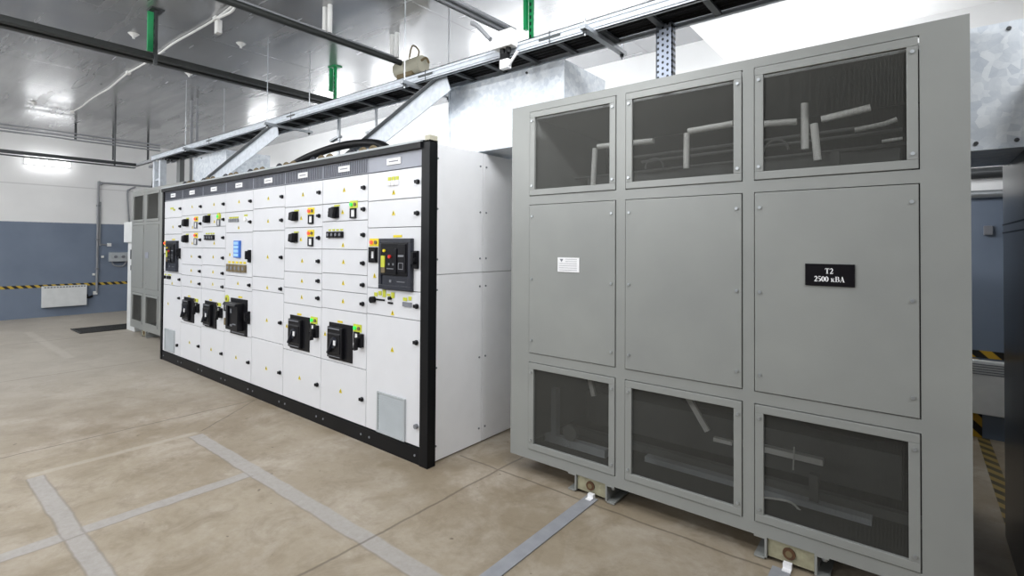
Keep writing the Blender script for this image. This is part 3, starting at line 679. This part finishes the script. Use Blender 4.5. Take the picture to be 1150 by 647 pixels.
# sloping cable chutes
def chute(xa, za, xb, zb, y0, y1, label):
    root = thing('cable_chute', label, 'cable tray', (xb, (y0+y1)/2, zb), 'sloping cable chutes')
    a = Vector((xa, y0, za)); b = Vector((xb, y0, zb)); up = Vector((-(b-a).z, 0, (b-a).x)).normalized()
    if up.z < 0: up = -up
    MB().obox(a, b, .006, .15, up).done('tray_base', 'tray_zinc', root)
    for q in (.075,): MB().obox(a+up*q+Vector((0, -.02, 0)), b+up*q+Vector((0, -.02, 0)), .045, .005, up).done('side_flange', 'rail_mid', root)  # darker grey puts the shade of the flange underside into its colour
chute(-2.72, 2.67, -4.05, 2.16, 2.66, 2.84, 'sloping pale cable chute just left of the near galvanised duct')
chute(-5.25, 2.66, -7.15, 2.17, 2.64, 2.84, 'sloping pale cable chute in front of the far galvanised duct')
solo(MB().tube([(-4.7, 2.45, 2.165), (-4.45, 2.5, 2.25), (-4.1, 2.55, 2.31), (-3.8, 2.6, 2.325), (-3.5, 2.62, 2.29), (-3.25, 2.6, 2.17)], .035, 12, 6), 'power_cable', 'cable_black', 'thick black cable arching over the switchboard roof between the chutes', 'cable', smooth=True)
# slender posts standing between roof and ladder
for i, x in enumerate((-4.60, -3.98)):
    r_ = thing('support_stand', ('thicker' if i == 0 else 'thinner')+' upright steel support on the switchboard roof, '+('left' if i == 0 else 'right')+' of two', 'support', (x, 2.95, 2.126))
    MB().box(x-.017 if i == 0 else x-.009, x+.017 if i == 0 else x+.009, 2.94, 2.96, 2.126, 2.92).done('upright', 'steel', r_)
    MB().obox((x-.14, 2.95, 2.52), (x+.03, 2.95, 2.55), .04, .02).done('cantilever_arm', 'steel', r_)

# ------------------------------------------------------------------ things under the ceiling
rl = thing('busbar_rail', 'black twin ceiling rail crossing the upper left above the floor', 'rail', (-5.58, 1, 3.16))
MB().box(-5.66, -5.59, -3.0, 3.46, 3.15, 3.20, .004).box(-5.53, -5.46, -3.0, 3.46, 3.15, 3.20, .004).done('rail_beam', 'rail_dark', rl)
MB().box(-5.6, -5.52, -3.0, 3.46, 3.17, 3.19).done('centre_web', 'rail_mid', rl)
def green_hanger(x, y, z0, z1, label, tail=True):
    r_ = thing('green_hanger', label, 'hanger', (x, y, z0), 'green ceiling hangers')
    MB().box(x-.03, x-.005, y-.055, y-.012, z0+.12, z1-.02).done('green_strip', 'green_strip', r_)
    m = MB().box(x-.003, x+.035, y-.012, y+.012, z0, z1)
    m.box(x-.06, x+.08, y-.05, y+.05, z1-.012, z1); m.done('slotted_strut', 'dark_steel' if tail else 'green_strip', r_)
    s_ = MB()
    for i in range(6):
        z = z0+.05+i*(z1-z0-.1)/6; s_.box(x+.008, x+.024, y-.0135, y-.011, z, z+.03)
    s_.done('strut_slots', 'cable_black', r_)
green_hanger(-5.42, 1.57, 3.08, CEIL, 'green and dark strut hanger holding the black rail, leftmost of three')
green_hanger(-5.44, 3.42, 3.16, CEIL, 'green hanger at the far end of the black rail', False)
green_hanger(-2.55, 3.45, 3.15, CEIL, 'green hanger strip above ladder beside the small white box', False)

cd = thing('ceiling_conduit', 'dark and pale conduit pair leading to the beige ceiling motor box', 'conduit', (-4.1, 2, 3.28))
MB().tube([(-4.06, -3, 3.29), (-4.06, 3.30, 3.29)], .03).done('dark_conduit', 'rail_dark', cd, smooth=True)
MB().tube([(-4.09, -3, 3.33), (-4.09, 3.25, 3.33)], .02).done('pale_conduit', 'conduit', cd, smooth=True)
for (y) in (.4, 2.5, 3.25):
    for x in (-4.14, -4.06): MB().cyl((x, y, 3.33), (x, y, CEIL), .022, n=10).done('conduit_hanger', 'white_plastic', cd)
mt = thing('motor_box', 'beige rounded box with brown wires hanging near the ceiling beyond the conduit', 'box', (-4.05, 3.4, 3.2))
MB().cyl((-4.24, 3.42, 3.27), (-3.86, 3.42, 3.27), .085, n=20).done('housing', 'beige', mt, smooth=True)
MB().box(-4.20, -3.96, 3.36, 3.44, 3.155, 3.22, .01).done('base_block', 'brown', mt)
MB().tube([(-3.95, 3.4, 3.30), (-3.9, 3.4, 3.4), (-4.0, 3.4, 3.48), (-4.05, 3.4, 3.36)], .008, 6, 4).tube([(-3.93, 3.4, 3.28), (-3.8, 3.4, 3.31), (-3.75, 3.4, 3.25)], .012, 6, 4).done('wire', 'brown', mt, smooth=True)

pc = thing('conduit_bundle', 'bundle of three pale pipes coming down from the ceiling to the ladder', 'conduit', (-2.65, 2, 3.2))
for i, (dx, dz, r) in enumerate(((0, 0, .02), (-.055, .02, .016), (.05, .01, .016))):
    MB().tube([(-2.66+dx, -2.5, 3.22+dz), (-2.66+dx, 2.55, 3.22+dz), (-2.60+dx, 3.25, 3.20+dz)], r).done('pipe', 'conduit' if i != 1 else 'rail_dark', pc, smooth=True)
MB().tube([(-2.4, 2.57, 2.99), (-2.35, 2.57, 2.96), (-2.22, 2.56, 2.83)], .016, 8, 4).done('branch_pipe', 'conduit', pc, smooth=True)
jb = thing('junction_box', 'small off-white junction box clipped to near rail of the ladder', 'box', (-2.09, 2.56, 2.72))
MB().box(-2.17, -2.01, 2.52, 2.59, 2.735, 2.845, .006).done('housing', 'white_plastic', jb)
MB().cyl((-2.11, 2.555, 2.70), (-2.11, 2.555, 2.737), .018).cyl((-2.06, 2.555, 2.70), (-2.06, 2.555, 2.737), .018).box(-2.12, -2.06, 2.54, 2.57, 2.66, 2.70).done('cable_gland', 'cable_black', jb)
MB().box(-2.12, -2.05, 2.535, 2.575, 2.60, 2.66, .004).tube([(-2.05, 2.55, 2.62), (-2.02, 2.55, 2.65), (-1.98, 2.55, 2.69)], .01, 8, 3).done('socket', 'label_white', jb)

pts = [(-10.62+i*.5, 1.95+.012*math.sin(i*1.9)+.01*math.sin(i*.7), CEIL-.014) for i in range(13)]
wc = thing('ceiling_cable', 'white cable clipped in a wavy line across the glossy ceiling', 'cable', (-7.6, 1.95, 3.54))
MB().tube(pts, .010, 8, 4).done('cable_run', 'white_plastic', wc, smooth=True)
for i in (0, 6, 11, 12): MB().box(pts[i][0]-.035, pts[i][0]+.035, pts[i][1]-.02, pts[i][1]+.02, pts[i][2]-.02, CEIL).done('clip', 'white_plastic', wc)
MB().tube([pts[11], (-4.9, 1.945, 3.52), (-4.75, 1.96, 3.53), pts[12]], .012, 8, 4).box(-5.13, -5.06, 1.96, 2.0, 3.42, 3.54).done('loose_loop', 'white_plastic', wc, smooth=True)
for (x, y, l) in ((-5.59, 2.40, 'white ceiling anchor just right of the black rail'), (-7.08, 2.42, 'white ceiling anchor beyond the black rail and wavy cable'), (-10.45, 1.47, 'white ceiling anchor over the far left wall lamp'), (-6.2, 1.61, 'white ceiling anchor left of the nearest green hanger')):
    solo(MB().cyl((x, y, CEIL-.035), (x, y, CEIL), .012, .05, 12).cyl((x, y, CEIL-.05), (x, y, CEIL-.03), .012), 'ceiling_anchor', 'white_plastic', l, 'anchor', 'small white anchors on the ceiling', smooth=True)

# trays near the left wall
tw = thing('cable_tray', 'upper pair of grey tray rails running along the far left wall near the ceiling', 'cable tray', (-11.7, 0, 3.25))
for z in (3.38, 3.32, 3.27): MB().box(-11.72, -11.66, -3.2, 3.5, z, z+.022).done('tray_rail', 'conduit', tw)
for y in (-1.6, .6, 2.2, 2.75, 3.3): MB().cyl((-11.69, y, 3.0 if y > 2.5 else 3.27), (-11.69, y, CEIL), .018, n=8).done('hanger_rod', 'dark_steel', tw)
lw = thing('cable_tray', 'lower dark tray along the left wall turning toward the ladder end', 'cable tray', (-10, 0, 2.7))
MB().box(-9.95, -9.85, -3.2, 2.62, 2.70, 2.74, .004).box(-9.95, -9.85, -3.2, 2.62, 2.665, 2.675).done('tray_body', 'dark_steel', lw)
MB().box(-9.95, -9.07, 2.62, 2.66, 2.70, 2.74).box(-9.95, -9.07, 2.82, 2.85, 2.70, 2.74).done('corner_branch', 'conduit', lw)
for y in (-1.2, 1.0, 2.35): MB().cyl((-9.9, y, 2.68), (-9.9, y, CEIL), .012, n=8).done('hanger_rod', 'dark_steel', lw)
for (x, w_) in ((-8.42, .03), (-8.2, .014)):
    solo(MB().box(x, x+w_, 2.90, 2.93, 2.30, CEIL), 'ceiling_strut', 'conduit', ('wide' if w_ > .02 else 'narrow')+' upright strut from the ceiling behind the far ladder end', 'strut')

# ------------------------------------------------------------------ left wall fittings
def batten(x, y, z, along, n, L=.66, label='', face=(1, 0, 0)):
    r_ = thing('wall_lamp', label, 'light fixture', (x, y, z), 'fluorescent wall lamps')
    if along == 'y':
        MB().box(x, x+.04, y-L/2, y+L/2, z-.05, z+.05, .006).done('housing', 'lamp_housing', r_)
        MB().box(x+.04, x+.09, y-L/2+.01, y+L/2-.01, z-.045, z+.045, .02).done('diffuser', 'lamp_diffuser', r_)
    else:
        MB().box(x-L/2, x+L/2, y-.04, y, z-.05, z+.05, .006).done('housing', 'lamp_housing', r_)
        MB().box(x-L/2+.01, x+L/2-.01, y-.09, y-.04, z-.045, z+.045, .02).done('diffuser', 'lamp_diffuser', r_)
batten(XL, 2.07, 2.995, 'y', 0, .68, 'glowing fluorescent batten on the far left white wall')
for i, x in enumerate((-11.2, -8.4, -6.6, -4.3, -2.9, -.6)): batten(x, YB, 2.86, 'x', 1, 1.2, 'fluorescent batten on back wall hidden behind the switchboard row')

ht = thing('wall_heater', 'white panel heater low on the blue left wall', 'heater', (XL, 2.35, .19))
MB().box(XL+.02, XL+.10, 2.01, 2.69, .19, .60, .008).done('panel', 'heater_white', ht)
g = MB()
for i in range(14): g.box(XL+.099, XL+.104, 2.04+i*.046, 2.07+i*.046, .565, .588)
g.done('outlet_slots', 'grey_plastic', ht); MB().box(XL, XL+.02, 2.1, 2.14, .25, .5).box(XL, XL+.02, 2.56, 2.6, .25, .5).done('mount_bracket', 'grey_plastic', ht)
solo(MB().box(XL, XL+.004, YF, 5.3, .575, .63), 'hazard_tape', 'hazard_y', 'yellow and black striped tape line along the blue left wall', 'tape')
cw = thing('wall_conduit', 'grey conduit rising on the left wall and bending toward the enclosure', 'conduit', (XL, 2.9, .4))
MB().tube([(XL+.025, 2.862, .42), (XL+.025, 2.862, 2.55), (XL+.025, 2.885, 2.64), (XL+.025, 2.93, 2.68), (XL+.025, 3.0, 2.695), (XL+.025, 4.2, 2.70)], .02, 10, 4).done('main_pipe', 'conduit', cw, smooth=True)
MB().tube([(XL+.02, 2.90, 2.3), (XL+.02, 2.90, 1.46), (XL+.02, 2.93, 1.42), (XL+.02, 3.03, 1.41)], .014, 8, 4).done('branch_pipe', 'conduit', cw, smooth=True)
MB().tube([(XL+.02, 3.40, 1.8), (XL+.02, 3.36, 2.5), (XL+.02, 3.40, 2.6), (XL+.02, 3.5, 2.66)], .016, 8, 4).done('branch_pipe', 'conduit', cw, smooth=True)
for z in (.9, 1.5, 2.2): MB().box(XL, XL+.05, 2.835, 2.89, z, z+.03).done('pipe_clip', 'grey_plastic', cw)
for (y, z, l) in ((3.06, 1.41, 'small white wall socket where the conduit branch ends'), (2.95, 1.16, 'tiny white button box under the wall socket'), (2.81, .80, 'tiny white fitting left of the conduit above the tape'), (2.84, .42, 'white outlet box at the foot of the wall conduit')):
    s_ = .035 if 'tiny' not in l else .022
    solo(MB().box(XL, XL+.04, y-s_, y+s_, z-s_, z+s_, .005), 'wall_socket', 'white_plastic', l, 'socket')
solo(MB().tube([(XL+.02, 2.80, .36), (XL+.02, 2.72, .33), (XL+.03, 2.70, .40)], .02, 8, 4), 'heater_cord', 'cable_black', 'short dark cord from outlet box to the left wall heater', 'cord', smooth=True)
eb = thing('control_box', 'grey control box with two knobs on the blue left wall', 'box', (XL, 3.2, 1.05))
MB().box(XL, XL+.12, 3.05, 3.50, 1.06, 1.25, .006).done('housing', 'box_grey', eb)
for y in (3.15, 3.28): MB().cyl((XL+.12, y, 1.16), (XL+.14, y, 1.16), .03).done('knob', 'grey_plastic', eb)
MB().tube([(XL+.06, 3.1, 1.06), (XL+.06, 3.14, .98), (XL+.06, 3.28, .96), (XL+.06, 3.36, 1.06)], .015, 8, 4).done('cable_loop', 'conduit', eb)
wcab = thing('distribution_cabinet', 'narrow white cabinet standing against the left side of the distant enclosure', 'cabinet', (-10.2, 2.8, 0))
MB().box(-10.36, -9.96, 2.66, 3.1, .0, 1.46, .006).done('lower_body', 'heater_white', wcab)
MB().box(-10.44, -9.96, 2.62, 3.1, 1.46, 1.80, .006).done('upper_box', 'heater_white', wcab)
MB().box(-10.16, -10.05, 2.64, 2.66, 1.18, 1.34, .004).box(-10.14, -10.07, 2.64, 2.66, 1.0, 1.08, .004).done('meter_window', 'dark_plastic', wcab)
gr = thing('floor_grate', 'dark steel floor grate in front of the narrow white cabinet', 'grate', (-10.6, 2.5, 0))
m = MB().box(-10.98, -10.36, 2.05, 3.0, .001, .006); m.done('pit_plate', 'cable_black', gr)
m = MB().ring(0, 0, 0, 0, 0, 0, 0, 0)
m.b.free(); m = MB()
for i in range(22): m.box(-10.97+i*.029, -10.962+i*.029, 2.06, 2.99, .006, .016)
for y in (2.05, 2.99): m.box(-10.98, -10.36, y-.005, y+.015, .006, .018)
m.done('grate_bars', 'grate', gr)

# ------------------------------------------------------------------ behind, seen through the right gap
h2 = thing('wall_heater', 'white panel heater on the back wall seen through the right gap', 'heater', (.4, YB, .2))
MB().box(.05, .95, YB-.10, YB-.02, .2, .60, .008).done('panel', 'heater_white', h2)
g = MB()
for i in range(5): g.box(.08, .92, YB-.104, YB-.099, .50+i*.018, .507+i*.018)
g.done('outlet_slots', 'grey_plastic', h2); MB().box(.2, .24, YB-.02, YB, .25, .5).box(.76, .8, YB-.02, YB, .25, .5).done('mount_bracket', 'grey_plastic', h2)
solo(MB().box(XL, XR, YB-.004, YB, .61, .665), 'hazard_tape', 'hazard_x', 'yellow and black striped tape line along the back wall', 'tape')
solo(MB().box(.315, .385, YB-.004, YB, .002, .60), 'hazard_tape', 'hazard_x', 'short upright striped tape on back wall under the heater', 'tape')
solo(MB().box(.355, .425, 3.7, YB-.006, .0005, .003), 'hazard_tape', 'hazard_floor', 'worn striped tape on the floor behind the shaded cabinet', 'tape')
solo(MB().box(.40, .45, YB-.04, YB, 1.55, 1.62, .004), 'wall_socket', 'grey_plastic', 'small grey socket on the back wall in the right gap', 'socket')
solo(MB().tube([(.1, YB-.06, 1.86), (4.5, YB-.06, 1.86)], .03, 10), 'wall_pipe', 'steel', 'pale pipe along the back wall at the top of the blue paint', 'pipe', smooth=True)
solo(MB().tube([(.1, YB-.07, 2.02), (4.5, YB-.07, 2.02)], .045, 10), 'wall_pipe', 'dark_steel', 'dark thick pipe along the back wall above the pale one', 'pipe', smooth=True)

# flat earthing strips from the skids
def strip(x, y0, y1, label, kink=0):
    m = MB().prismx([(y0, .001), (y1, .001), (y1, .006), (y0, .006)], x, x+.075)
    solo(m, 'earthing_strip', 'zinc_strip', label, 'earthing strip', 'flat grey earthing strips')
strip(-1.495, -.8, 2.60, 'flat grey metal strip on the floor running from left skid of T2 toward viewer')
strip(-.515, -.8, 2.57, 'flat grey metal strip on the floor under the right skid of T2')
for x in (-1.475, -.475): solo(MB().box(x, x+.035, 2.575, 2.60, .004, .03).box(x, x+.035, 2.55, 2.578, .007, .011), 'earthing_tab', 'label_white', 'bright tab tying the earthing strip to '+('left' if x < -1 else 'right')+' skid of T2', 'tab')

# ------------------------------------------------------------------ lights
def area(name, loc, rot, sx, sy, e, col=(.965, .985, 1)):
    l = bpy.data.lights.new(name, 'AREA'); l.shape = 'RECTANGLE'; l.size = sx; l.size_y = sy; l.energy = e; l.color = col
    o = bpy.data.objects.new(name, l); COL.objects.link(o); o.location = loc; o.rotation_euler = rot; return o
# unseen area lamps added along the front wall and over the front aisle
for i, x in enumerate((-11.5, -8.8, -6.1, -3.4, -.7, 2.0)):
    area('front_fill', (x, -3.3, 3.0), (math.radians(78), 0, 0), 1.3, .12, (66 if x < -1 else 16))
for i, x in enumerate((-11.0, -8.0, -5.0, -2.6)):
    area('aisle_fill', (x, -.4, 3.45), (math.radians(18), 0, 0), 1.3, .2, 42)
area('aisle_fill', (-.9, 1.5, 3.45), (0, math.radians(58), 0), .3, 1.5, 60)  # unseen lamp added to brighten the switchboard side panels
area('aisle_fill', (1.3, .9, 3.5), (math.radians(30), 0, 0), 1.2, .2, 40)  # unseen lamp added to brighten the duct at the right
for i, x in enumerate((-8.5, -6.0, -3.5, -1.0)):
    area('back_wall_fill', (x, 4.1, 2.1), (math.radians(112), 0, 0), 2.2, .5, 26)  # hidden behind the board, added to brighten the back wall
w = bpy.data.worlds.new('room_air'); SC.world = w; w.use_nodes = True
w.node_tree.nodes['Background'].inputs[0].default_value = (.9, .93, 1, 1); w.node_tree.nodes['Background'].inputs[1].default_value = .3

# ------------------------------------------------------------------ camera
yaw, pit, roll = (math.radians(a) for a in (38.8205, .8244, .3466))
fw = Vector((-math.sin(yaw)*math.cos(pit), math.cos(yaw)*math.cos(pit), math.sin(pit))); r0 = Vector((math.cos(yaw), math.sin(yaw), 0)); u0 = r0.cross(fw)
rv = r0*math.cos(roll)+u0*math.sin(roll); uv = -r0*math.sin(roll)+u0*math.cos(roll)
cam = bpy.data.cameras.new('camera'); co = bpy.data.objects.new('camera', cam); COL.objects.link(co)
mt_ = Matrix((rv, uv, -fw)).transposed().to_4x4(); mt_.translation = Vector((0, 0, 1.45)); co.matrix_world = mt_
cam.sensor_width = 36; cam.lens = 570.466/1150*36; cam.shift_x = (575-570.296)/1150; cam.shift_y = (267.288-323.5)/1150
cam.clip_start = .05; cam.clip_end = 60
SC.camera = co
SC.view_settings.view_transform = 'Standard'; SC.view_settings.look = 'None'; SC.view_settings.exposure = 0.0
for o in list(bpy.data.objects):
    if '_o' in o: del o['_o']
